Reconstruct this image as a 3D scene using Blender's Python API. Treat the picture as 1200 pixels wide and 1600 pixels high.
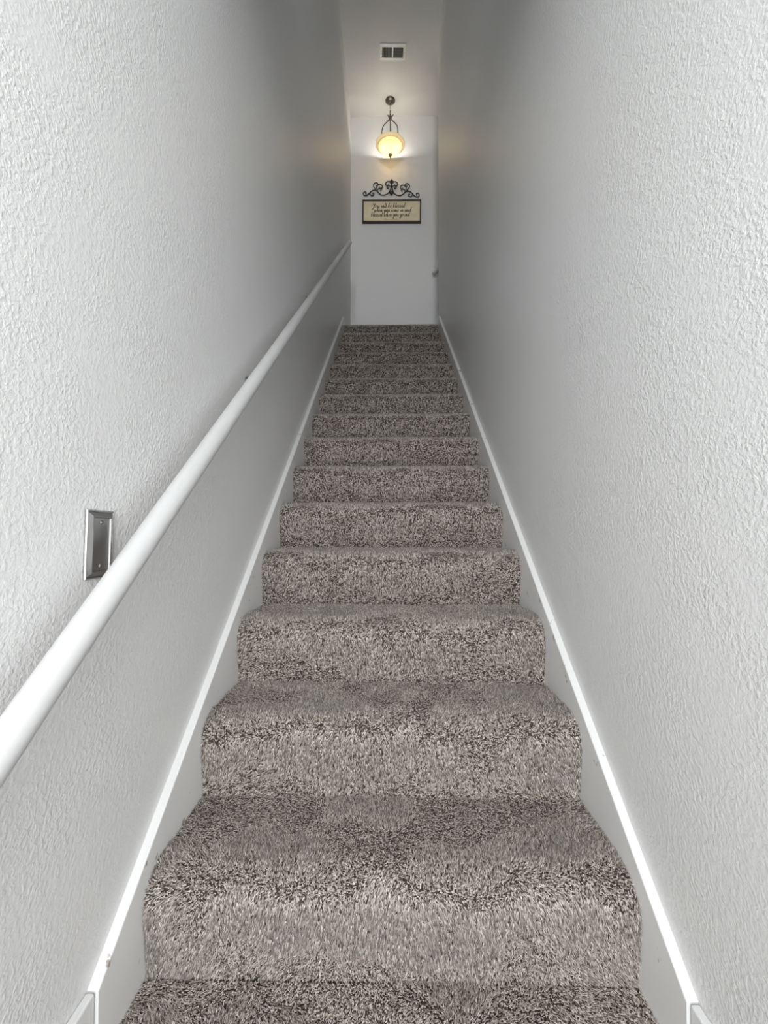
import bpy, bmesh, math, random
import numpy as np
from mathutils import Vector, Matrix

for o in list(bpy.data.objects):
    bpy.data.objects.remove(o, do_unlink=True)
scene = bpy.context.scene
COL = scene.collection
random.seed(7)
rng = np.random.default_rng(11)

# ------------------------------------------------------------------ measures (metres)
RUN, RISE, Y1, NSTEP = 0.255, 0.1914, 0.871, 15
HALF = 0.4905                      # half width between the walls
SH = 0.4715                        # half width of the carpet between the skirt boards
YE = 5.294                         # end wall
YR = 4.585                         # where the right wall stops
ZC = 5.781                         # ceiling
ZL = RISE * NSTEP                  # landing
YB = -1.05                         # wall behind the camera

YW = -3.0                          # unseen upper wall holding the added window, behind the entry

# ------------------------------------------------------------------ camera
cam = bpy.data.cameras.new('camera')
cam.sensor_fit = 'VERTICAL'
cam.sensor_height = 36.0
cam.lens = 694.19 * 36.0 / 1600.0
cam.clip_start = 0.02
camo = bpy.data.objects.new('camera', cam)
camo.location = (0.0044, 0.0, 0.8846)
camo.rotation_euler = (math.pi / 2 + 0.0196, 0.0, 0.0174)
COL.objects.link(camo)
scene.camera = camo

# ------------------------------------------------------------------ world, daylight, exposure
w = bpy.data.worlds.new('world')
w.use_nodes = True
bg = w.node_tree.nodes['Background']
bg.inputs[0].default_value = (0.80, 0.88, 1.0, 1)
bg.inputs[1].default_value = 1.0
scene.world = w

DAY = 50.0
ld = bpy.data.lights.new('assumed_doorway_daylight', 'AREA')  # unseen doorway is assumed, added to bring daylight from behind the camera
ld.shape = 'RECTANGLE'
ld.size, ld.size_y = 0.86, 2.3
ld.energy = DAY
ld.color = (0.96, 0.98, 1.0)
lo = bpy.data.objects.new('assumed_doorway_daylight', ld)
lo.location = (0.0, YB - 0.06, 1.33)
lo.rotation_euler = (math.pi / 2, 0, 0)     # faces +Y, up the stairs
COL.objects.link(lo)

lw = bpy.data.lights.new('added_high_window_light', 'AREA')  # unseen window light, added to brighten the end wall from the front
lw.shape = 'RECTANGLE'
lw.size, lw.size_y = 0.86, 1.9
lw.energy = 104.0
lw.color = (0.97, 0.98, 1.0)
lwo = bpy.data.objects.new('added_high_window_light', lw)
lwo.location = (0.0, YW - 0.06, 4.35)
lwo.rotation_euler = (math.pi / 2, 0, 0)
COL.objects.link(lwo)

vs = scene.view_settings
vs.view_transform = 'Standard'
vs.look = 'None'
vs.gamma = 1.0
vs.exposure = 0.1
vs.use_curve_mapping = False

# ------------------------------------------------------------------ materials
def mat(name):
    m = bpy.data.materials.new(name)
    m.use_nodes = True
    return m, m.node_tree, m.node_tree.nodes['Principled BSDF']

def simple(name, col, rough=0.5, metal=0.0, spec=0.5):
    m, nt, b = mat(name)
    b.inputs['Base Color'].default_value = (*col, 1)
    b.inputs['Roughness'].default_value = rough
    b.inputs['Metallic'].default_value = metal
    b.inputs['Specular IOR Level'].default_value = spec
    return m

def noise_bump(nt, b, scale, lo_, hi_, dist, strength=1.0, detail=3.0, extra=None):
    tc = nt.nodes.new('ShaderNodeTexCoord')
    n = nt.nodes.new('ShaderNodeTexNoise')
    n.inputs['Scale'].default_value = scale
    n.inputs['Detail'].default_value = detail
    n.inputs['Distortion'].default_value = 0.25
    r = nt.nodes.new('ShaderNodeMapRange')
    r.interpolation_type = 'SMOOTHSTEP'
    r.inputs['From Min'].default_value = lo_
    r.inputs['From Max'].default_value = hi_
    bp = nt.nodes.new('ShaderNodeBump')
    bp.inputs['Distance'].default_value = dist
    bp.inputs['Strength'].default_value = strength
    nt.links.new(tc.outputs['Object'], n.inputs['Vector'])
    nt.links.new(n.outputs['Fac'], r.inputs['Value'])
    src = r.outputs['Result']
    if extra:
        # patchy texture: coarse noise scales the relief so some areas are smoother
        n2 = nt.nodes.new('ShaderNodeTexNoise')
        n2.inputs['Scale'].default_value = extra
        n2.inputs['Detail'].default_value = 1.0
        nt.links.new(tc.outputs['Object'], n2.inputs['Vector'])
        r2 = nt.nodes.new('ShaderNodeMapRange')
        r2.inputs['From Min'].default_value = 0.35
        r2.inputs['From Max'].default_value = 0.65
        r2.inputs['To Min'].default_value = 0.45
        nt.links.new(n2.outputs['Fac'], r2.inputs['Value'])
        mu = nt.nodes.new('ShaderNodeMath')
        mu.operation = 'MULTIPLY'
        nt.links.new(src, mu.inputs[0])
        nt.links.new(r2.outputs['Result'], mu.inputs[1])
        src = mu.outputs[0]
    nt.links.new(src, bp.inputs['Height'])
    nt.links.new(bp.outputs['Normal'], b.inputs['Normal'])

WALL, nt, b = mat('textured_wall_paint')
b.inputs['Base Color'].default_value = (0.735, 0.735, 0.725, 1)
b.inputs['Roughness'].default_value = 0.36
noise_bump(nt, b, 150.0, 0.30, 0.78, 0.0010, 1.0, 3.0, extra=5.0)

CEIL, nt, b = mat('ceiling_paint')
b.inputs['Base Color'].default_value = (0.69, 0.69, 0.68, 1)
b.inputs['Roughness'].default_value = 0.8
noise_bump(nt, b, 80.0, 0.45, 0.7, 0.0012, 0.8, 2.0)

TRIM, nt, b = mat('white_trim_paint')
b.inputs['Roughness'].default_value = 0.33
tc = nt.nodes.new('ShaderNodeTexCoord')
nz = nt.nodes.new('ShaderNodeTexNoise')
nz.inputs['Scale'].default_value = 26.0
nz.inputs['Detail'].default_value = 6.0
rp = nt.nodes.new('ShaderNodeValToRGB')
rp.color_ramp.elements[0].position = 0.285
rp.color_ramp.elements[0].color = (0.34, 0.30, 0.26, 1)
rp.color_ramp.elements[1].position = 0.315
rp.color_ramp.elements[1].color = (0.77, 0.77, 0.76, 1)
nt.links.new(tc.outputs['Object'], nz.inputs['Vector'])
nt.links.new(nz.outputs['Fac'], rp.inputs['Fac'])
nt.links.new(rp.outputs['Color'], b.inputs['Base Color'])

RAIL, nt, b = mat('white_rail_paint')
b.inputs['Base Color'].default_value = (0.58, 0.58, 0.575, 1)
b.inputs['Roughness'].default_value = 0.48
noise_bump(nt, b, 14.0, 0.3, 0.7, 0.0008, 0.5, 1.0)

CARPET, nt, b = mat('plush_carpet_yarn')
at = nt.nodes.new('ShaderNodeAttribute')
at.attribute_name = 'shade'
rp = nt.nodes.new('ShaderNodeValToRGB')
cr = rp.color_ramp
cr.elements[0].position = 0.0
cr.elements[0].color = (0.042, 0.033, 0.026, 1)
cr.elements[1].position = 1.0
cr.elements[1].color = (0.83, 0.765, 0.71, 1)
e = cr.elements.new(0.45)
e.color = (0.318, 0.267, 0.228, 1)
nt.links.new(at.outputs['Fac'], rp.inputs['Fac'])
nt.links.new(rp.outputs['Color'], b.inputs['Base Color'])
b.inputs['Roughness'].default_value = 0.8
b.inputs['Specular IOR Level'].default_value = 0.25
b.inputs['Sheen Weight'].default_value = 0.15

NICKEL, nt, b = mat('brushed_nickel')
b.inputs['Base Color'].default_value = (0.38, 0.375, 0.37, 1)
b.inputs['Metallic'].default_value = 1.0
b.inputs['Roughness'].default_value = 0.34
tc = nt.nodes.new('ShaderNodeTexCoord')
mp = nt.nodes.new('ShaderNodeMapping')
mp.inputs['Scale'].default_value = (40, 40, 900)
nz = nt.nodes.new('ShaderNodeTexNoise')
nz.inputs['Scale'].default_value = 2.0
bp = nt.nodes.new('ShaderNodeBump')
bp.inputs['Distance'].default_value = 0.0002
bp.inputs['Strength'].default_value = 0.35
nt.links.new(tc.outputs['Object'], mp.inputs['Vector'])
nt.links.new(mp.outputs['Vector'], nz.inputs['Vector'])
nt.links.new(nz.outputs['Fac'], bp.inputs['Height'])
nt.links.new(bp.outputs['Normal'], b.inputs['Normal'])

BRONZE = simple('dark_nickel', (0.16, 0.145, 0.13), 0.35, 1.0)
IRON = simple('black_wrought_iron', (0.012, 0.012, 0.013), 0.55, 0.0)
VENTW = simple('vent_white_enamel', (0.80, 0.79, 0.76), 0.4)
VENTD = simple('vent_duct_grey', (0.05, 0.05, 0.048), 0.8)
LOUV = simple('vent_louver_grey', (0.30, 0.295, 0.28), 0.5)
INK = simple('brown_black_ink', (0.050, 0.032, 0.014), 0.8)
SCREWM = simple('steel_screw', (0.3, 0.3, 0.3), 0.45, 1.0)
DOORM = simple('door_white_paint', (0.78, 0.78, 0.76), 0.4)

FRAME, nt, b = mat('dark_stained_frame_wood')
tc = nt.nodes.new('ShaderNodeTexCoord')
mp = nt.nodes.new('ShaderNodeMapping')
mp.inputs['Scale'].default_value = (6, 60, 60)
nz = nt.nodes.new('ShaderNodeTexNoise')
nz.inputs['Scale'].default_value = 3.0
rp = nt.nodes.new('ShaderNodeValToRGB')
rp.color_ramp.elements[0].color = (0.016, 0.011, 0.007, 1)
rp.color_ramp.elements[1].color = (0.060, 0.042, 0.026, 1)
nt.links.new(tc.outputs['Object'], mp.inputs['Vector'])
nt.links.new(mp.outputs['Vector'], nz.inputs['Vector'])
nt.links.new(nz.outputs['Fac'], rp.inputs['Fac'])
nt.links.new(rp.outputs['Color'], b.inputs['Base Color'])
b.inputs['Roughness'].default_value = 0.5

PANEL, nt, b = mat('tan_burlap_panel')
tc = nt.nodes.new('ShaderNodeTexCoord')
nz = nt.nodes.new('ShaderNodeTexNoise')
nz.inputs['Scale'].default_value = 14.0
nz.inputs['Detail'].default_value = 4.0
rp = nt.nodes.new('ShaderNodeValToRGB')
rp.color_ramp.elements[0].position = 0.3
rp.color_ramp.elements[0].color = (0.76, 0.66, 0.44, 1)
rp.color_ramp.elements[1].position = 0.7
rp.color_ramp.elements[1].color = (0.84, 0.77, 0.58, 1)
nt.links.new(tc.outputs['Object'], nz.inputs['Vector'])
nt.links.new(nz.outputs['Fac'], rp.inputs['Fac'])
nt.links.new(rp.outputs['Color'], b.inputs['Base Color'])
b.inputs['Roughness'].default_value = 0.85

# lamp glass: frosted amber glass lit by the bulbs inside it
GLASS = bpy.data.materials.new('frosted_amber_glass')
GLASS.use_nodes = True
nt = GLASS.node_tree
nt.nodes.clear()
out = nt.nodes.new('ShaderNodeOutputMaterial')
tr = nt.nodes.new('ShaderNodeBsdfTranslucent')
tr.inputs['Color'].default_value = (0.72, 0.59, 0.35, 1)
df = nt.nodes.new('ShaderNodeBsdfPrincipled')
df.inputs['Base Color'].default_value = (0.90, 0.80, 0.60, 1)
df.inputs['Roughness'].default_value = 0.25
mx = nt.nodes.new('ShaderNodeMixShader')
mx.inputs[0].default_value = 0.42
nt.links.new(tr.outputs[0], mx.inputs[1])
nt.links.new(df.outputs[0], mx.inputs[2])
tp = nt.nodes.new('ShaderNodeBsdfTransparent')
tp.inputs['Color'].default_value = (1.0, 0.93, 0.78, 1)
mx2 = nt.nodes.new('ShaderNodeMixShader')
mx2.inputs[0].default_value = 0.18
nt.links.new(mx.outputs[0], mx2.inputs[1])
nt.links.new(tp.outputs[0], mx2.inputs[2])
nt.links.new(mx2.outputs[0], out.inputs[0])

RIM = GLASS.copy()
RIM.name = 'cream_glass_rim'
RIM.node_tree.nodes['Translucent BSDF'].inputs['Color'].default_value = (0.92, 0.84, 0.66, 1)

BULB = bpy.data.materials.new('lit_bulb')
BULB.use_nodes = True
nt = BULB.node_tree
nt.nodes.clear()
out = nt.nodes.new('ShaderNodeOutputMaterial')
em = nt.nodes.new('ShaderNodeEmission')
em.inputs['Color'].default_value = (1.0, 0.86, 0.62, 1)
em.inputs['Strength'].default_value = 8.0
nt.links.new(em.outputs[0], out.inputs[0])

# ------------------------------------------------------------------ helpers
def obj(name, verts, faces, m, parent=None, smooth=False, loc=None):
    me = bpy.data.meshes.new(name)
    me.from_pydata([tuple(v) for v in verts], [], faces)
    me.update()
    if m:
        me.materials.append(m)
    if smooth:
        me.polygons.foreach_set('use_smooth', [True] * len(me.polygons))
    o = bpy.data.objects.new(name, me)
    COL.objects.link(o)
    if loc is not None:
        o.location = loc
    if parent:
        o.parent = parent
    return o

def bm_obj(name, bm, m, parent=None, smooth=False):
    bmesh.ops.recalc_face_normals(bm, faces=bm.faces)
    me = bpy.data.meshes.new(name)
    bm.to_mesh(me)
    bm.free()
    me.materials.append(m)
    if smooth:
        me.polygons.foreach_set('use_smooth', [True] * len(me.polygons))
    o = bpy.data.objects.new(name, me)
    COL.objects.link(o)
    if parent:
        o.parent = parent
    return o

def empty(name, loc=(0, 0, 0)):
    o = bpy.data.objects.new(name, None)
    o.empty_display_size = 0.05
    o.location = loc
    COL.objects.link(o)
    return o

def tag(o, label=None, cat=None, group=None, kind=None):
    if label: o['label'] = label
    if cat: o['category'] = cat
    if group: o['group'] = group
    if kind: o['kind'] = kind
    return o

def box(bm, x0, x1, y0, y1, z0, z1, bevel=0.0):
    m = Matrix.Translation(((x0 + x1) / 2, (y0 + y1) / 2, (z0 + z1) / 2)) @ Matrix.Diagonal((x1 - x0, y1 - y0, z1 - z0, 1))
    g = bmesh.ops.create_cube(bm, size=1.0, matrix=m)
    if bevel > 0:
        es = list({e for v in g['verts'] for e in v.link_edges})
        bmesh.ops.bevel(bm, geom=es, offset=bevel, segments=2, affect='EDGES', profile=0.5)

def boxes(name, lst, m, parent=None, bevel=0.0):
    bm = bmesh.new()
    for bb in lst:
        box(bm, *bb, bevel=bevel)
    return bm_obj(name, bm, m, parent)

def lathe(bm, prof, seg=40, c=(0, 0, 0), close=False):
    rings = []
    for (r, z) in prof:
        if r < 1e-6:
            rings.append([bm.verts.new((c[0], c[1], c[2] + z))])
        else:
            rings.append([bm.verts.new((c[0] + r * math.cos(2 * math.pi * k / seg), c[1] + r * math.sin(2 * math.pi * k / seg), c[2] + z)) for k in range(seg)])
    for a, d in zip(rings[:-1], rings[1:]):
        for k in range(seg):
            k2 = (k + 1) % seg
            if len(a) == 1 and len(d) == 1:
                continue
            if len(a) == 1:
                bm.faces.new((a[0], d[k], d[k2]))
            elif len(d) == 1:
                bm.faces.new((a[k], d[0], a[k2]))
            else:
                bm.faces.new((a[k], d[k], d[k2], a[k2]))

def tube(bm, pts, rad, seg=8, cap=True):
    pts = [Vector(p) for p in pts]
    n = len(pts)
    rads = rad if hasattr(rad, '__len__') else [rad] * n
    t0 = (pts[1] - pts[0]).normalized()
    up = Vector((0, 0, 1)) if abs(t0.z) < 0.9 else Vector((1, 0, 0))
    u = t0.cross(up).normalized()
    rings = []
    for i, p in enumerate(pts):
        t = (pts[min(i + 1, n - 1)] - pts[max(i - 1, 0)]).normalized()
        u = (u - t * u.dot(t)).normalized()
        v = t.cross(u)
        rings.append([bm.verts.new(p + (u * math.cos(2 * math.pi * k / seg) + v * math.sin(2 * math.pi * k / seg)) * rads[i]) for k in range(seg)])
    for a, d in zip(rings[:-1], rings[1:]):
        for k in range(seg):
            bm.faces.new((a[k], a[(k + 1) % seg], d[(k + 1) % seg], d[k]))
    if cap:
        bm.faces.new(rings[0][::-1])
        bm.faces.new(rings[-1])

def catmull(P, sub=6):
    P = [np.array(p, float) for p in P]
    if len(P) < 3:
        return P
    Q = [2 * P[0] - P[1]] + P + [2 * P[-1] - P[-2]]
    out = []
    for i in range(1, len(Q) - 2):
        a, b_, c, d = Q[i - 1:i + 3]
        for k in range(sub):
            t = k / sub
            out.append(0.5 * ((2 * b_) + (c - a) * t + (2 * a - 5 * b_ + 4 * c - d) * t * t + (3 * b_ - a - 3 * c + d) * t ** 3))
    out.append(P[-1])
    return out

# ------------------------------------------------------------------ the setting: walls, ceiling, floors
T = 0.12
tag(boxes('wall_left', [(-HALF - T, -HALF, YW - T, YE + T, -0.05, ZC)], WALL), 'long textured light grey stairwell wall on the left', None, None, 'structure')
bm = bmesh.new()
# right wall with a rounded drywall corner where it stops at the landing
R_ = 0.02
prof = [(HALF, YW - T), (HALF, YR - R_)]
for k in range(1, 7):
    a = math.pi / 2 * k / 6
    prof.append((HALF + R_ - R_ * math.cos(a), YR - R_ + R_ * math.sin(a)))
prof += [(HALF + T, YR), (HALF + T, YW - T)]
bot = [bm.verts.new((x, y, -0.05)) for x, y in prof]
top = [bm.verts.new((x, y, ZC)) for x, y in prof]
nP = len(prof)
for i in range(nP):
    j = (i + 1) % nP
    bm.faces.new((bot[i], bot[j], top[j], top[i]))
bm.faces.new(bot[::-1]); bm.faces.new(top)
tag(bm_obj('wall_right', bm, WALL), 'long textured light grey stairwell wall on the right', None, None, 'structure')
XA = 2.3       # the landing turns right to here
tag(boxes('wall_back', [(-HALF, XA, YE, YE + T, ZL - 0.2, ZC)], WALL), 'plain grey wall at the head of the stairs', None, None, 'structure')
tag(boxes('wall_passage', [(HALF + T, XA, YR - T, YR, ZL - 0.2, ZC)], WALL), None, None, None, 'structure')
tag(boxes('wall_passage_end', [(XA, XA + T, YR - T, YE + T, ZL - 0.2, ZC)], WALL), None, None, None, 'structure')
# wall behind the camera, with an assumed open doorway, added to let daylight in
tag(boxes('wall_front', [(-HALF, -0.43, YB - T, YB, -0.05, 2.56), (0.43, HALF, YB - T, YB, -0.05, 2.56), (-0.43, 0.43, YB - T, YB, 2.50, 2.56)], WALL), None, None, None, 'structure')
tag(boxes('ceiling', [(-HALF - T, HALF + T, YW - T, YE + T, ZC, ZC + 0.1), (HALF + T, XA + T, YR - T, YE + T, ZC, ZC + 0.1)], CEIL), 'high pale ceiling above the stairs and landing', None, None, 'structure')
tag(boxes('wall_front_upper', [(-HALF, -0.43, YW - T, YW, 2.80, ZC), (0.43, HALF, YW - T, YW, 2.80, ZC), (-0.43, 0.43, YW - T, YW, 2.80, 3.38), (-0.43, 0.43, YW - T, YW, 5.32, ZC)], WALL), None, None, None, 'structure')  # unseen wall and window opening, added to go with the high light
tag(boxes('light_block_slab_parapet', [(-HALF, HALF, YW - T, 0.95, 2.56, 2.80), (-HALF, HALF, 0.83, 0.95, 2.80, 3.60)], WALL), None, None, None, 'structure')  # unseen slab and half wall, added to keep light off upper walls and far steps
floor_low = tag(boxes('floor_lower', [(-HALF, HALF, YB - T, Y1 + 0.10, -0.05, -0.001)], CARPET), 'grey brown carpet at the foot of the stairs', None, None, 'structure')
tag(boxes('floor_upper', [(-HALF, XA, Y1 + RUN * NSTEP, YE, ZL - 0.2, ZL)], CARPET), None, None, None, 'structure')

# skirt boards along the stairs, then level baseboards
SL = 0.762
YJ = 0.728
def skirt(name, s):
    ztop = lambda y: 0.122 + SL * (y - YJ)
    yk = YJ + (ZL + 0.06 - 0.122) / SL
    ye_ = YR - 0.03
    pr = [(YJ, 0.0), (YJ, ztop(YJ)), (yk, ZL + 0.06), (ye_, ZL + 0.06), (ye_, ZL - 0.25), (YJ + 0.38, 0.0)]
    bm = bmesh.new()
    x0, x1 = sorted((s * SH, s * (HALF - 0.0002)))
    A = [bm.verts.new((x0, y, z)) for y, z in pr]
    B = [bm.verts.new((x1, y, z)) for y, z in pr]
    n = len(pr)
    for i in range(n):
        j = (i + 1) % n
        bm.faces.new((A[i], A[j], B[j], B[i]))
    bm.faces.new(A[::-1]); bm.faces.new(B)
    # eased top edge on the stair side
    xe = s * SH
    es = [e for e in bm.edges if all(abs(v.co.x - xe) < 1e-5 for v in e.verts) and all(v.co.z > 0.05 for v in e.verts) and abs(e.verts[0].co.y - e.verts[1].co.y) > 0.5 and e.verts[0].co.z + e.verts[1].co.z > 2]
    bmesh.ops.bevel(bm, geom=es, offset=0.003, segments=2, affect='EDGES', profile=0.5)
    return bm_obj(name, bm, TRIM)
tag(skirt('trim_1', -1), 'white sloping skirt board along the left side of the stairs', None, None, 'structure')
tag(skirt('trim_2', 1), 'white sloping skirt board along the right side of the stairs', None, None, 'structure')
for nm, s in (('baseboard_left', -1), ('baseboard_right', 1)):
    x0, x1 = sorted((s * (SH + 0.004), s * (HALF - 0.0002)))
    tag(boxes(nm, [(x0, x1, YB, YJ - 0.003, 0.0, 0.122)], TRIM, bevel=0.003), None, None, None, 'structure')
tag(boxes('baseboard_back', [(-HALF + 0.001, XA, YE - 0.015, YE - 0.0002, ZL, ZL + 0.1)], TRIM, bevel=0.003), None, None, None, 'structure')

# ------------------------------------------------------------------ carpeted steps
def step_profile():
    """riser foot -> riser -> rolled nosing -> tread back, local (y, z), with the foot at (0,0)"""
    pts = []
    nose, rz, ry = 0.012, 0.052, 0.070
    # riser: gentle S from foot to nosing belly
    for k in range(9):
        t = k / 8
        s = t * t * (3 - 2 * t)
        pts.append((-nose * s, (RISE - rz) * t))
    for k in range(1, 11):
        a = math.pi / 2 * k / 10
        pts.append((-nose + ry - ry * math.cos(a), RISE - rz + rz * math.sin(a)))
    y0 = pts[-1][0]
    for k in range(1, 7):
        pts.append((y0 + (RUN - y0) * k / 6, RISE))
    return pts
PROF = step_profile()

def pile(name, poly, x0, x1, spacing, height, width, parent, seed, prof_bias=True):
    """one mesh of short pointed yarn tufts standing on a (y,z) poly-line swept from x0 to x1"""
    g = np.random.default_rng(seed)
    P = np.array(poly, float)
    seg = np.diff(P, axis=0)
    L = np.hypot(seg[:, 0], seg[:, 1])
    cum = np.concatenate([[0], np.cumsum(L)])
    total = cum[-1]
    N = int((x1 - x0) * total / spacing ** 2)
    s = g.random(N) * total
    x = x0 + (x1 - x0) * g.random(N)
    i = np.clip(np.searchsorted(cum, s) - 1, 0, len(L) - 1)
    t = (s - cum[i]) / L[i]
    pos = np.stack([x, P[i, 0] + seg[i, 0] * t, P[i, 1] + seg[i, 1] * t], 1)
    # smoothed tangents
    tv = np.zeros_like(P)
    sn = seg / L[:, None]
    tv[0], tv[-1] = sn[0], sn[-1]
    tv[1:-1] = sn[:-1] + sn[1:]
    tv /= np.linalg.norm(tv, axis=1)[:, None]
    tg = tv[i] * (1 - t)[:, None] + tv[i + 1] * t[:, None]
    tg /= np.linalg.norm(tg, axis=1)[:, None]
    tan = np.stack([np.zeros(N), tg[:, 0], tg[:, 1]], 1)
    nor = np.stack([np.zeros(N), -tg[:, 1], tg[:, 0]], 1)
    # the nap leans one way in some patches and the other way in others (footprints, vacuum strokes)
    ph = g.random(12) * 6.28
    f1 = (1.2 * np.sin(x * 11 + ph[0] + 1.5 * np.sin(s * 14 + ph[1])) + np.sin(x * 21 + s * 17 + ph[2]) * .8
          + np.sin(s * 31 + ph[3] + 2 * np.sin(x * 7 + ph[4])) * .9 + np.sin(x * 47 - s * 23 + ph[5]) * .6)
    f2 = np.sin(x * 13 - s * 19 + ph[6]) + np.sin(x * 29 + s * 9 + ph[7])
    bias = np.interp(s / total, [0, 0.06, 0.16, 0.30, 0.40, 0.55, 0.70, 1.0], [-2.2, -1.4, 0.4, 1.5, -0.3, -1.2, 0.6, 0.9]) if prof_bias else 0.9
    lie = 1 / (1 + np.exp(-(1.5 * f1 + 1.4 * bias)))          # 0 upright, 1 brushed flat
    a = g.normal(0, 0.26, N) + 0.40 - 1.75 * lie
    c = g.normal(0, 0.42, N) + 0.18 * f2
    d = nor + tan * a[:, None]
    d[:, 0] += c
    d /= np.linalg.norm(d, axis=1)[:, None]
    hgt = height * (0.7 + 0.6 * g.random(N))
    wd = width * (0.7 + 0.6 * g.random(N))
    base = pos - nor * 0.001
    mid = base + (nor * 0.6 + d * 0.4) * (hgt * 0.5)[:, None]
    tip = base + d * hgt[:, None]
    # inside the skirt boards
    tip[:, 0] = np.clip(tip[:, 0], x0, x1)
    th = g.random(N) * 6.28
    ex = np.array([1.0, 0, 0])
    V = np.zeros((N, 4, 3))
    F = []
    for k in range(3):
        an = th + k * 2.0944
        off = (ex[None] * np.cos(an)[:, None] + tan * np.sin(an)[:, None]) * (wd * 0.5)[:, None]
        V[:, k] = base + (mid - base) * 0.5 + off
    V[:, :3, 0] = np.clip(V[:, :3, 0], x0, x1)
    V[:, 3] = tip
    verts = V.reshape(-1, 3)
    b0 = (np.arange(N) * 4)[:, None]
    tri = np.array([[0, 1, 3], [1, 2, 3], [2, 0, 3]])
    faces = (b0[:, None, :] + tri[None]).reshape(-1, 3)
    me = bpy.data.meshes.new(name)
    me.vertices.add(len(verts))
    me.vertices.foreach_set('co', verts.astype(np.float32).ravel())
    me.loops.add(faces.size)
    me.loops.foreach_set('vertex_index', faces.astype(np.int32).ravel())
    me.polygons.add(len(faces))
    me.polygons.foreach_set('loop_start', np.arange(0, faces.size, 3, dtype=np.int32))
    me.polygons.foreach_set('loop_total', np.full(len(faces), 3, dtype=np.int32))
    me.update(calc_edges=True)
    # yarn colour: dark and light plies mixed
    sh = np.clip(g.beta(2.0, 1.9, N), 0, 1)
    at_ = me.attributes.new('shade', 'FLOAT', 'POINT')
    at_.data.foreach_set('value', np.repeat(sh, 4).astype(np.float32))
    me.materials.append(CARPET)
    o = bpy.data.objects.new(name, me)
    COL.objects.link(o)
    o.parent = parent
    o['kind'] = 'stuff'
    return o

stairs = empty('staircase', (0, Y1, 0))
tag(stairs, 'straight flight of fifteen carpeted stairs in grey brown plush pile', 'stairs')
# one shared body mesh: a solid block with rolled nosing
body_poly = PROF + [(RUN + 0.06, RISE), (RUN + 0.06, 0.0005)]
vv, ff = [], []
n = len(body_poly)
for sx in (-SH, SH):
    vv += [(sx, y, z) for y, z in body_poly]
ff = [(i, (i + 1) % n, (i + 1) % n + n, i + n) for i in range(n)]
ff += [tuple(range(n))[::-1], tuple(range(n, 2 * n))]
body = None
for k in range(NSTEP):
    loc = (0, k * RUN, k * RISE)
    if body is None:
        body = st = obj('step', vv, ff, CARPET, stairs, loc=loc)
    else:
        st = body.copy()
        COL.objects.link(st)
        st.parent = stairs
        st.location = loc
    d = Y1 + k * RUN
    sp = 0.0023 * max(1.0, d / 0.87) ** 0.5
    pile('carpet_pile', PROF, -SH, SH, sp, 0.0105, sp * 1.2, st, 100 + k)
pile('carpet_pile', [(0.42, 0.0), (Y1 - 0.005, 0.0)], -SH - 0.003, SH + 0.003, 0.0023, 0.0105, 0.0028, floor_low, 99, False)

# ------------------------------------------------------------------ handrails
def bracket(parent, p, wall_pt, m):
    """rosette on the wall, curved arm up to the rail underside; local coordinates of the rail empty"""
    bm = bmesh.new()
    wp, p = Vector(wall_pt), Vector(p)
    nrm = Vector((p.x - wp.x, p.y - wp.y, 0)).normalized()
    tube(bm, [wp + nrm * 0.0005, wp + nrm * 0.004, wp + nrm * 0.007, wp + nrm * 0.0075], [0.024, 0.024, 0.017, 0.003], 20)
    o = bm_obj('bracket', bm, m, parent, True)
    bm = bmesh.new()
    a = wp + nrm * 0.006
    e_ = p - Vector((0, 0, 0.020))
    c1 = Vector((e_.x, e_.y, a.z))
    pts = []
    for k in range(9):
        t = k / 8
        pts.append(a * (1 - t) ** 2 + c1 * 2 * t * (1 - t) + e_ * t * t)
    tube(bm, pts, 0.0055, 10)
    bm_obj('bracket_arm', bm, m, o, True)
    for dz in (0.014, -0.014):
        bm = bmesh.new()
        tube(bm, [wp + nrm * 0.004 + Vector((0, 0, dz)), wp + nrm * 0.0085 + Vector((0, 0, dz))], 0.0032, 8)
        bm_obj('screw', bm, SCREWM, o)

XR = -0.431
ry = lambda y: 0.833 + 0.7743 * (y - 0.756)
rail = empty('handrail', (XR, 0.30, ry(0.30)))
tag(rail, 'long white round handrail running up the left wall', 'handrail')
bm = bmesh.new()
NS = 60
pts = [(0, (4.57 - 0.30) * k / NS, ry(0.30 + (4.57 - 0.30) * k / NS) - ry(0.30)) for k in range(NS + 1)]
rad = [0.0212] * (NS + 1)
tube(bm, pts, rad, 28)
bm_obj('rail', bm, RAIL, rail, True)
for y in (0.42, 1.50, 2.55, 3.60, 4.46):
    z = ry(y) - ry(0.30)
    bracket(rail, (0, y - 0.30, z), (-HALF - XR, y - 0.30, z - 0.056), NICKEL)

rail2 = empty('handrail', (0.495, YE - 0.055, 3.82))
tag(rail2, 'short visible end of a grey handrail on the end wall at landing right corner', 'handrail')
bm = bmesh.new()
tube(bm, [(k * 0.1, 0, k * 0.1 * 0.78) for k in range(14)], 0.019, 20)
bm_obj('rail', bm, RAIL, rail2, True)
for x in (0.12, 1.1):
    bracket(rail2, (x, 0, x * 0.78), (x, 0.055, x * 0.78 - 0.056), NICKEL)

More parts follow.
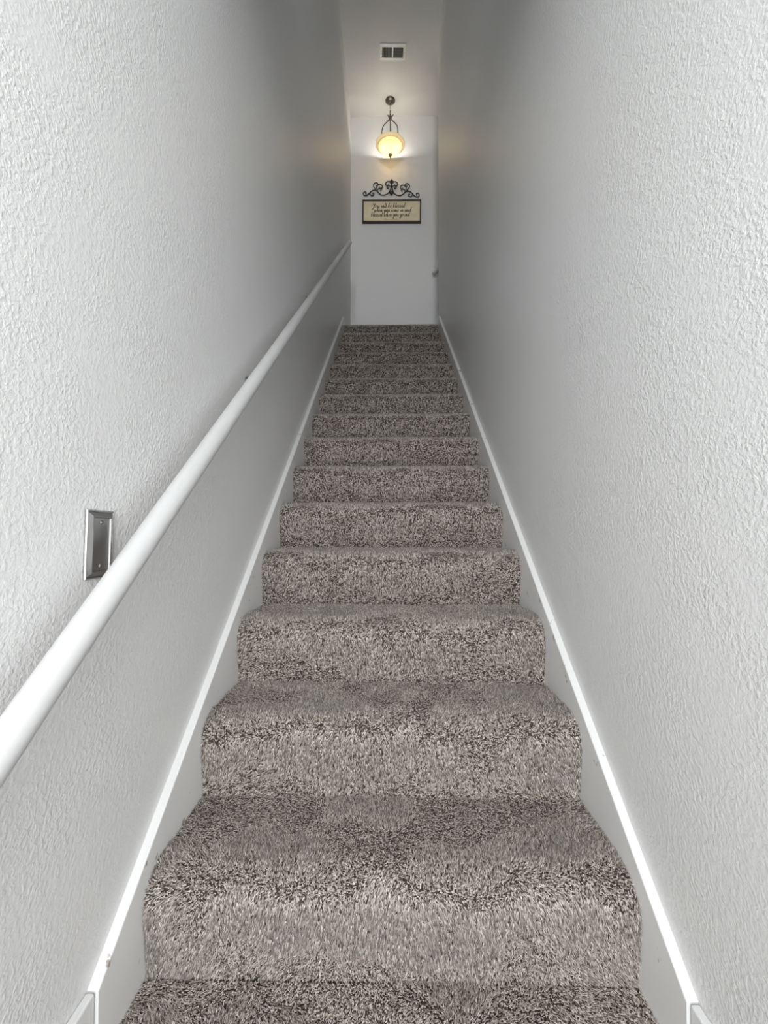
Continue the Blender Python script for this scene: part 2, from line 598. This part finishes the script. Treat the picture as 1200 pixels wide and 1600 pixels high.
# ------------------------------------------------------------------ blank metal wall plate
PW, PH = 0.070, 0.114
plate = empty('wall_plate', (-HALF, 0.741, 0.845))
plate.rotation_euler = (math.radians(-2.0), 0, 0)
tag(plate, 'blank brushed metal wall plate on the left wall above the handrail', 'wall plate')
def plate_ring(prof, m, name):
    bm = bmesh.new()
    rings = []
    for ins, dx in prof:
        hy, hz = PW / 2 - ins, PH / 2 - ins
        rings.append([bm.verts.new((dx, sy * hy, sz * hz)) for sy, sz in ((-1, -1), (1, -1), (1, 1), (-1, 1))])
    for a, d in zip(rings[:-1], rings[1:]):
        for k in range(4):
            bm.faces.new((a[k], a[(k + 1) % 4], d[(k + 1) % 4], d[k]))
    return bm, rings
bm, rings = plate_ring([(0, 0.0005), (0, 0.0025), (0.0012, 0.0045), (0.0028, 0.0045), (0.0035, 0.0035), (0.010, 0.0082), (0.0115, 0.0085), (0.013, 0.0075), (0.0135, 0.0045)], NICKEL, 'border')
bm_obj('border', bm, NICKEL, plate)
hy, hz = PW / 2 - 0.0135, PH / 2 - 0.0135
bm = bmesh.new()
box(bm, 0.001, 0.0048, -hy, hy, -hz, hz)
bm_obj('panel', bm, NICKEL, plate)
for sz in (-1, 1):
    bm = bmesh.new()
    lathe(bm, [(0.0, 0.0022), (0.002, 0.002), (0.0034, 0.0010), (0.0036, 0.0)], 16)
    bmesh.ops.rotate(bm, verts=bm.verts, cent=(0, 0, 0), matrix=Matrix.Rotation(math.pi / 2, 3, 'Y'))
    bmesh.ops.translate(bm, verts=bm.verts, vec=(0.0048, 0, sz * 0.0365))
    sc = bm_obj('screw', bm, SCREWM, plate, True)
    boxes('screw_slot', [(0.0065, 0.0072, -0.0004, 0.0004, sz * 0.0365 - 0.0024, sz * 0.0365 + 0.0024)], VENTD, sc)

# ------------------------------------------------------------------ ceiling vent
vent = empty('air_vent', (0.016, 4.545, ZC))
vent.rotation_euler = (0, 0, math.radians(1.8))
tag(vent, 'white rectangular register with two louvered openings on the ceiling', 'vent')
VX, VY, D = 0.133, 0.077, 0.012
ix, iy, mul = 0.110, 0.054, 0.0055
boxes('frame', [(-VX, VX, iy, VY, -D, -0.0003), (-VX, VX, -VY, -iy, -D, -0.0003), (-VX, -ix, -iy, iy, -D, -0.0003), (ix, VX, -iy, iy, -D, -0.0003), (-mul, mul, -iy, iy, -D, -0.0003)], VENTW, vent, bevel=0.0015)
boxes('duct', [(-ix, ix, -iy, iy, -0.0022, -0.0004)], VENTD, vent)
lv = None
for sgn in (-1, 1):
    for k in range(9):
        xc = sgn * (mul + (ix - mul) * (k + 0.5) / 9)
        if lv is None:
            bm = bmesh.new()
            box(bm, -0.0007, 0.0007, -iy, iy, -0.0042, 0.0042)
            l = lv = bm_obj('louver', bm, LOUV, vent)
        else:
            l = lv.copy()
            COL.objects.link(l)
            l.parent = vent
        l.location = (xc, 0, -0.0070)
        l.rotation_euler = (0, math.radians(38 * sgn), 0)
boxes('lever', [(-0.1235, -0.1175, -0.018, 0.018, -D - 0.004, -D + 0.001)], LOUV, vent, bevel=0.001)
for sx in (1,):
    bm = bmesh.new()
    lathe(bm, [(0, -0.0018), (0.0025, -0.0014), (0.0034, 0)], 12, c=(sx * 0.1215, 0, -D))
    bm_obj('screw', bm, LOUV, vent, True)

# ------------------------------------------------------------------ pendant lamp
PX, PY = -0.011, 5.083
lamp = empty('pendant_lamp', (PX, PY, ZC))
tag(lamp, 'lit bowl pendant lamp with amber glass hanging above the landing', 'lamp')
bm = bmesh.new()
lathe(bm, [(0, -0.0002), (0.056, -0.0002), (0.057, -0.006), (0.052, -0.012), (0.034, -0.017), (0.020, -0.024), (0.012, -0.040), (0.008, -0.052), (0, -0.054)], 36)
bm_obj('canopy', bm, BRONZE, lamp, True)
# chain
bm = bmesh.new()
zt, zb = -0.050, -0.180
NL = 6
for k in range(NL):
    zc_ = zt + (zb - zt) * (k + 0.5) / NL
    hl = (zt - zb) / NL * 0.5 + 0.0035
    ax = k % 2
    pts = []
    for j in range(13):
        a = 2 * math.pi * j / 12
        u, v = 0.0068 * math.sin(a), hl * math.cos(a)
        pts.append((u, 0, zc_ + v) if ax else (0, u, zc_ + v))
    tube(bm, pts, 0.0020, 6)
bm_obj('chain', bm, BRONZE, lamp, True)
# collar that ties the three arms
bm = bmesh.new()
lathe(bm, [(0, -0.178), (0.013, -0.180), (0.016, -0.190), (0.014, -0.205), (0.017, -0.222), (0.012, -0.236), (0, -0.238)], 20)
bm_obj('collar', bm, BRONZE, lamp, True)
ZR = 5.255 - ZC       # rim height
for k, ang in enumerate((math.radians(205), math.radians(325), math.radians(85))):
    ca, sa = math.cos(ang), math.sin(ang)
    prf = [(-0.036, -0.155), (-0.022, -0.180), (-0.006, -0.205), (0.012, -0.230), (0.040, -0.268), (0.072, -0.310), (0.095, -0.350), (0.105, -0.395), (0.106, -0.440), (0.100, -0.510), (0.086, -0.550)]
    cp = catmull(prf, 5)
    bm = bmesh.new()
    tube(bm, [(r * ca, r * sa, z) for r, z in cp], 0.0058, 8)
    bm_obj('arm', bm, BRONZE, lamp, True)
bm = bmesh.new()
tube(bm, [(0, 0, -0.236), (0, 0, -0.62)], 0.0055, 10)
bm_obj('rod', bm, BRONZE, lamp, True)
# glass bowl: double walled with a rolled rim
outp = catmull([(0.0, -0.118), (0.042, -0.111), (0.080, -0.090), (0.110, -0.060), (0.129, -0.032), (0.137, -0.012)], 4)
outp = [(max(0.0, r), ZR + z) for r, z in outp]
bm = bmesh.new()
lathe(bm, outp, 56)
bowl = bm_obj('glass_bowl', bm, GLASS, lamp, True)
bowl.modifiers.new('thickness', 'SOLIDIFY').thickness = 0.0035
bm = bmesh.new()
lathe(bm, [(0.136, ZR - 0.016), (0.145, ZR - 0.013), (0.162, ZR - 0.004), (0.171, ZR + 0.003), (0.172, ZR + 0.007), (0.168, ZR + 0.009), (0.160, ZR + 0.002), (0.144, ZR - 0.007), (0.136, ZR - 0.016)], 56)
bm_obj('glass_rim', bm, RIM, lamp, True)
DB = 0.118
bm = bmesh.new()
lathe(bm, [(0, ZR - DB - 0.042), (0.004, ZR - DB - 0.038), (0.014, ZR - DB - 0.016), (0.021, ZR - DB - 0.004), (0.020, ZR - DB + 0.004), (0, ZR - DB + 0.006)], 24)
bm_obj('finial', bm, BRONZE, lamp, True)
# two bulbs on a cross bar inside the bowl
for sx in (-1, 1):
    bm = bmesh.new()
    tube(bm, [(0, 0, ZR + 0.015), (sx * 0.030, 0, ZR + 0.015), (sx * 0.045, 0, ZR - 0.002)], 0.008, 8)
    bm_obj('socket', bm, BRONZE, lamp, True)
    bm = bmesh.new()
    lathe(bm, [(0, -0.026), (0.012, -0.023), (0.021, -0.010), (0.022, 0.003), (0.016, 0.018), (0.009, 0.028), (0, 0.029)], 16, c=(sx * 0.052, 0, ZR - 0.030))
    bm_obj('bulb', bm, BULB, lamp, True)
    pl = bpy.data.lights.new('bulb_light', 'POINT')
    pl.energy = 5.4
    pl.color = (1.0, 0.95, 0.87)
    pl.shadow_soft_size = 0.03
    plo = bpy.data.objects.new('bulb_light', pl)
    plo.location = (PX + sx * 0.052, PY, ZC + ZR - 0.030)
    COL.objects.link(plo)

# ------------------------------------------------------------------ framed sign
SX, SZ = 0.005, 4.606
SWD, SHT = 0.708, 0.283
sign = empty('framed_sign', (SX, YE, SZ))
sign.rotation_euler = (0, math.radians(0.5), 0)
tag(sign, 'dark framed tan sign with brushed script lettering on the end wall', 'sign')
hw, hh, fw, fd = SWD / 2, SHT / 2, 0.016, 0.030
def rail_piece(p0, p1, p2, p3):
    vs_ = [(x, -0.0005, z) for x, z in (p0, p1, p2, p3)] + [(x, -fd, z) for x, z in (p0, p1, p2, p3)]
    fs = [(0, 1, 2, 3), (7, 6, 5, 4)] + [(i, i + 4, (i + 1) % 4 + 4, (i + 1) % 4) for i in range(4)]
    bm = bmesh.new()
    bv = [bm.verts.new(v) for v in vs_]
    for f in fs:
        bm.faces.new([bv[i] for i in f])
    bmesh.ops.bevel(bm, geom=list(bm.edges), offset=0.0015, segments=1, affect='EDGES')
    bm_obj('frame_rail', bm, FRAME, sign)
rail_piece((-hw, hh), (hw, hh), (hw - fw, hh - fw), (-hw + fw, hh - fw))
fb = fw + 0.006
rail_piece((-hw, -hh), (-hw + fw, -hh + fb), (hw - fw, -hh + fb), (hw, -hh))
rail_piece((-hw, -hh), (-hw, hh), (-hw + fw, hh - fw), (-hw + fw, -hh + fb))
rail_piece((hw, -hh), (hw - fw, -hh + fb), (hw - fw, hh - fw), (hw, hh))
pan = boxes('panel', [(-hw + fw - 0.002, hw - fw + 0.002, -0.016, -0.006, -hh + fb - 0.002, hh - fw + 0.002)], PANEL, sign)

# a small brush-script alphabet: strokes in units of the x-height
G = {
 'Y': (1.30, [[(0.0, 2.0), (0.10, 1.35), (0.35, 1.05), (0.65, 1.25), (0.95, 2.05)], [(0.98, 2.1), (0.80, 1.2), (0.55, 0.2), (0.25, -0.6), (0.0, -0.75), (0.05, -0.35), (0.6, 0.1), (1.3, 0.35)]]),
 'o': (0.80, [[(0.55, 0.95), (0.25, 0.9), (0.06, 0.45), (0.25, 0.02), (0.52, 0.2), (0.62, 0.6), (0.5, 0.95), (0.6, 0.75), (0.85, 0.8)]]),
 'u': (0.95, [[(0.05, 0.95), (0.10, 0.35), (0.28, 0.02), (0.52, 0.3), (0.68, 0.95)], [(0.68, 0.98), (0.66, 0.35), (0.78, 0.02), (1.0, 0.25)]]),
 'w': (1.20, [[(0.0, 0.85), (0.12, 0.9), (0.14, 0.3), (0.30, 0.03), (0.5, 0.4), (0.56, 0.9)], [(0.56, 0.9), (0.55, 0.3), (0.72, 0.03), (0.92, 0.4), (0.95, 0.95), (1.2, 0.8)]]),
 'i': (0.45, [[(0.1, 0.9), (0.10, 0.3), (0.22, 0.02), (0.48, 0.25)], [(0.14, 1.32), (0.18, 1.42)]]),
 'l': (0.55, [[(0.22, 2.1), (0.14, 1.2), (0.10, 0.4), (0.22, 0.02), (0.50, 0.25)]]),
 'b': (0.92, [[(0.16, 2.1), (0.10, 1.2), (0.08, 0.1)], [(0.10, 0.3), (0.30, 0.02), (0.58, 0.2), (0.64, 0.65), (0.44, 0.92), (0.14, 0.6)]]),
 'e': (0.72, [[(0.0, 0.25), (0.35, 0.5), (0.50, 0.8), (0.32, 1.0), (0.10, 0.6), (0.18, 0.08), (0.42, 0.05), (0.75, 0.35)]]),
 's': (0.74, [[(0.56, 0.92), (0.34, 1.02), (0.16, 0.80), (0.34, 0.52), (0.50, 0.26), (0.32, 0.0), (0.04, 0.08)]]),
 'd': (0.98, [[(0.55, 0.9), (0.25, 0.9), (0.06, 0.45), (0.22, 0.02), (0.48, 0.25), (0.65, 0.9)], [(0.86, 2.2), (0.74, 1.5), (0.62, 0.5), (0.72, 0.02), (1.0, 0.25)]]),
 'h': (0.92, [[(0.22, 2.05), (0.14, 1.2), (0.06, 0.0)], [(0.08, 0.2), (0.28, 0.8), (0.50, 0.9), (0.54, 0.4), (0.66, 0.02), (0.94, 0.25)]]),
 'n': (0.95, [[(0.0, 0.8), (0.12, 0.9), (0.10, 0.0)], [(0.10, 0.2), (0.32, 0.85), (0.54, 0.9), (0.56, 0.4), (0.68, 0.02), (0.96, 0.25)]]),
 'm': (1.35, [[(0.0, 0.8), (0.12, 0.9), (0.10, 0.0)], [(0.10, 0.2), (0.30, 0.85), (0.48, 0.9), (0.48, 0.0)], [(0.48, 0.2), (0.70, 0.85), (0.90, 0.9), (0.92, 0.4), (1.05, 0.02), (1.35, 0.25)]]),
 'c': (0.72, [[(0.52, 0.8), (0.38, 1.0), (0.12, 0.7), (0.12, 0.2), (0.32, 0.02), (0.74, 0.3)]]),
 'a': (0.90, [[(0.52, 0.9), (0.25, 0.92), (0.06, 0.45), (0.22, 0.02), (0.46, 0.25), (0.60, 0.92)], [(0.60, 0.95), (0.56, 0.4), (0.68, 0.02), (0.92, 0.25)]]),
 'g': (0.85, [[(0.52, 0.9), (0.25, 0.92), (0.06, 0.5), (0.22, 0.1), (0.46, 0.3), (0.60, 0.92)], [(0.60, 0.95), (0.52, 0.0), (0.36, -0.75), (0.10, -0.9), (0.05, -0.6), (0.4, -0.1), (0.88, 0.25)]]),
 'y': (0.88, [[(0.05, 0.95), (0.10, 0.4), (0.28, 0.1), (0.48, 0.35), (0.62, 0.95)], [(0.64, 0.95), (0.54, 0.0), (0.36, -0.75), (0.10, -0.9), (0.05, -0.6), (0.4, -0.1), (0.88, 0.25)]]),
 't': (0.62, [[(0.30, 1.7), (0.18, 0.8), (0.16, 0.2), (0.30, 0.02), (0.60, 0.25)], [(-0.05, 1.15), (0.25, 1.2), (0.60, 1.25)]]),
}
def script_line(text, x_left, x_right, zbase, xh, rise=0.0):
    adv, strokes = 0.0, []
    for ch in text:
        if ch == ' ':
            adv += 0.62
            continue
        wd, st = G[ch]
        for s in st:
            strokes.append([(adv + px + 0.22 * pz, pz) for px, pz in s])
        adv += wd
    sx = (x_right - x_left) / adv
    vs_, fs = [], []
    yy = -0.0166
    for s in strokes:
        c = np.array(catmull(s, 5))
        c = np.stack([x_left + c[:, 0] * sx, zbase + c[:, 1] * xh + rise * (c[:, 0] / adv)], 1)
        tg = np.gradient(c, axis=0)
        ln = np.linalg.norm(tg, axis=1)[:, None] + 1e-9
        tg = tg / ln
        # brush pressure: down strokes broad, up strokes thin
        wv = 0.0016 + 0.0024 * np.clip(-tg[:, 1] * 1.0, 0, 1)
        nn = np.stack([-tg[:, 1], tg[:, 0]], 1) * wv[:, None]
        b0 = len(vs_)
        for p, q in zip(c, nn):
            vs_.append((p[0] + q[0], yy, p[1] + q[1]))
            vs_.append((p[0] - q[0], yy, p[1] - q[1]))
        for i in range(len(c) - 1):
            fs.append((b0 + 2 * i, b0 + 2 * i + 1, b0 + 2 * i + 3, b0 + 2 * i + 2))
        yy -= 0.00001
    return obj('lettering', vs_, fs, INK, pan)
cu = 5.294 / 694.19 / 11.4286      # metres for one unit of my enlarged measurement
U = lambda x: (x - 600) * cu
V_ = lambda y: (706 - y) * cu
script_line('You will be blessed', U(255), U(835), V_(636), 0.0285, 0.000)
script_line('when you come in and', U(285), U(945), V_(712), 0.0270, 0.001)
script_line('blessed when you go out', U(228), U(925), V_(800), 0.0285, 0.004)
tcv = bpy.data.curves.new('small_text', 'FONT')
tcv.body = 'Deuteronomy 28:6'
tcv.size = 0.022
tcv.shear = 0.25
tcv.align_x = 'CENTER'
tob = bpy.data.objects.new('small_text', tcv)
COL.objects.link(tob)
bpy.context.view_layer.update()
me = bpy.data.meshes.new_from_object(tob.evaluated_get(bpy.context.evaluated_depsgraph_get()))
bpy.data.objects.remove(tob)
me.materials.clear()
INK2 = simple('brown_small_ink', (0.20, 0.14, 0.07), 0.8)
me.materials.append(INK2)
lt = bpy.data.objects.new('lettering', me)
COL.objects.link(lt)
lt.parent = pan
lt.rotation_euler = (math.pi / 2, 0, 0)
lt.location = (U(595), -0.0168, V_(858))

# ------------------------------------------------------------------ wrought iron scroll above the sign
orn = empty('scroll_ornament', (0.002, YE, 4.886))
orn.rotation_euler = (0, math.radians(2.3), 0)
tag(orn, 'black wrought iron scroll ornament mounted above the framed sign', 'wall decor')
LEFT = [
 [(128, 382), (146, 364), (125, 340), (97, 352), (86, 380), (102, 404), (140, 408), (180, 386), (215, 350), (255, 320), (305, 312), (340, 330), (375, 372), (420, 402), (470, 405), (520, 385), (553, 350), (572, 300), (585, 240), (588, 200)],
 [(213, 352), (213, 385), (238, 411), (268, 405), (282, 382), (264, 364), (250, 378)],
 [(322, 308), (282, 268), (266, 225), (281, 190), (315, 178), (344, 195), (345, 225), (324, 234), (314, 216)],
 [(324, 306), (326, 252), (346, 220), (385, 210), (419, 226), (431, 260), (411, 286), (387, 280), (391, 260)],
 [(338, 328), (352, 297), (380, 284), (404, 294), (411, 316), (396, 328)],
 [(590, 190), (562, 166), (521, 158), (489, 180), (488, 214), (510, 235), (537, 225), (532, 204)],
 [(578, 256), (547, 229), (517, 240), (509, 264), (529, 282), (546, 266)],
]
def oc(x, y):
    u, v = x - 593, 290 - y
    v -= abs(u) * 0.040
    return u, v
for sgn in (1, -1):
    for st in LEFT:
        c = catmull([oc(*p) for p in st], 5)
        n = len(c)
        bm = bmesh.new()
        tube(bm, [(sgn * p[0] * cu, -0.016, p[1] * cu) for p in c], [0.0042 + 0.0018 * math.sin(math.pi * i / (n - 1)) for i in range(n)], 7)
        bm_obj('scroll', bm, IRON, orn, True)
def fleur(zc_, s, flip):
    bm = bmesh.new()
    f = -1 if flip else 1
    # three leaves and a band
    for ang, ln in ((0, 1.0), (0.85, 0.72), (-0.85, 0.72)):
        pts, rr = [], []
        for k in range(9):
            t = k / 8
            r = s * ln * t
            a = ang * (0.6 + 0.6 * t)
            pts.append((math.sin(a) * r, -0.016, zc_ + f * math.cos(a) * r))
            rr.append(0.0012 + 0.0135 * math.sin(math.pi * min(1, t * 1.05)) ** 0.8 * (1 if ang == 0 else 0.75))
        tube(bm, pts, rr, 8)
    box(bm, -0.014, 0.014, -0.022, -0.010, zc_ - 0.004, zc_ + 0.004, bevel=0.001)
    bm_obj('fleur', bm, IRON, orn, True)
fleur(0.070, 0.050, False)
fleur(-0.035, 0.048, True)
bm = bmesh.new()
for k in range(-1, 2):
    tube(bm, [(0.012 * k * 0.3, -0.016, 0.075), (0.012 * k * 0.6, -0.016, 0.03), (0.012 * k * 1.3, -0.016, -0.035)], 0.0034, 7)
bm_obj('stem', bm, IRON, orn, True)
for x, z in ((-0.18, -0.022), (0.18, -0.022), (0, -0.035)):
    bm = bmesh.new()
    tube(bm, [(x, -0.0005, z), (x, -0.016, z)], 0.004, 8)
    bm_obj('standoff', bm, IRON, orn, True)
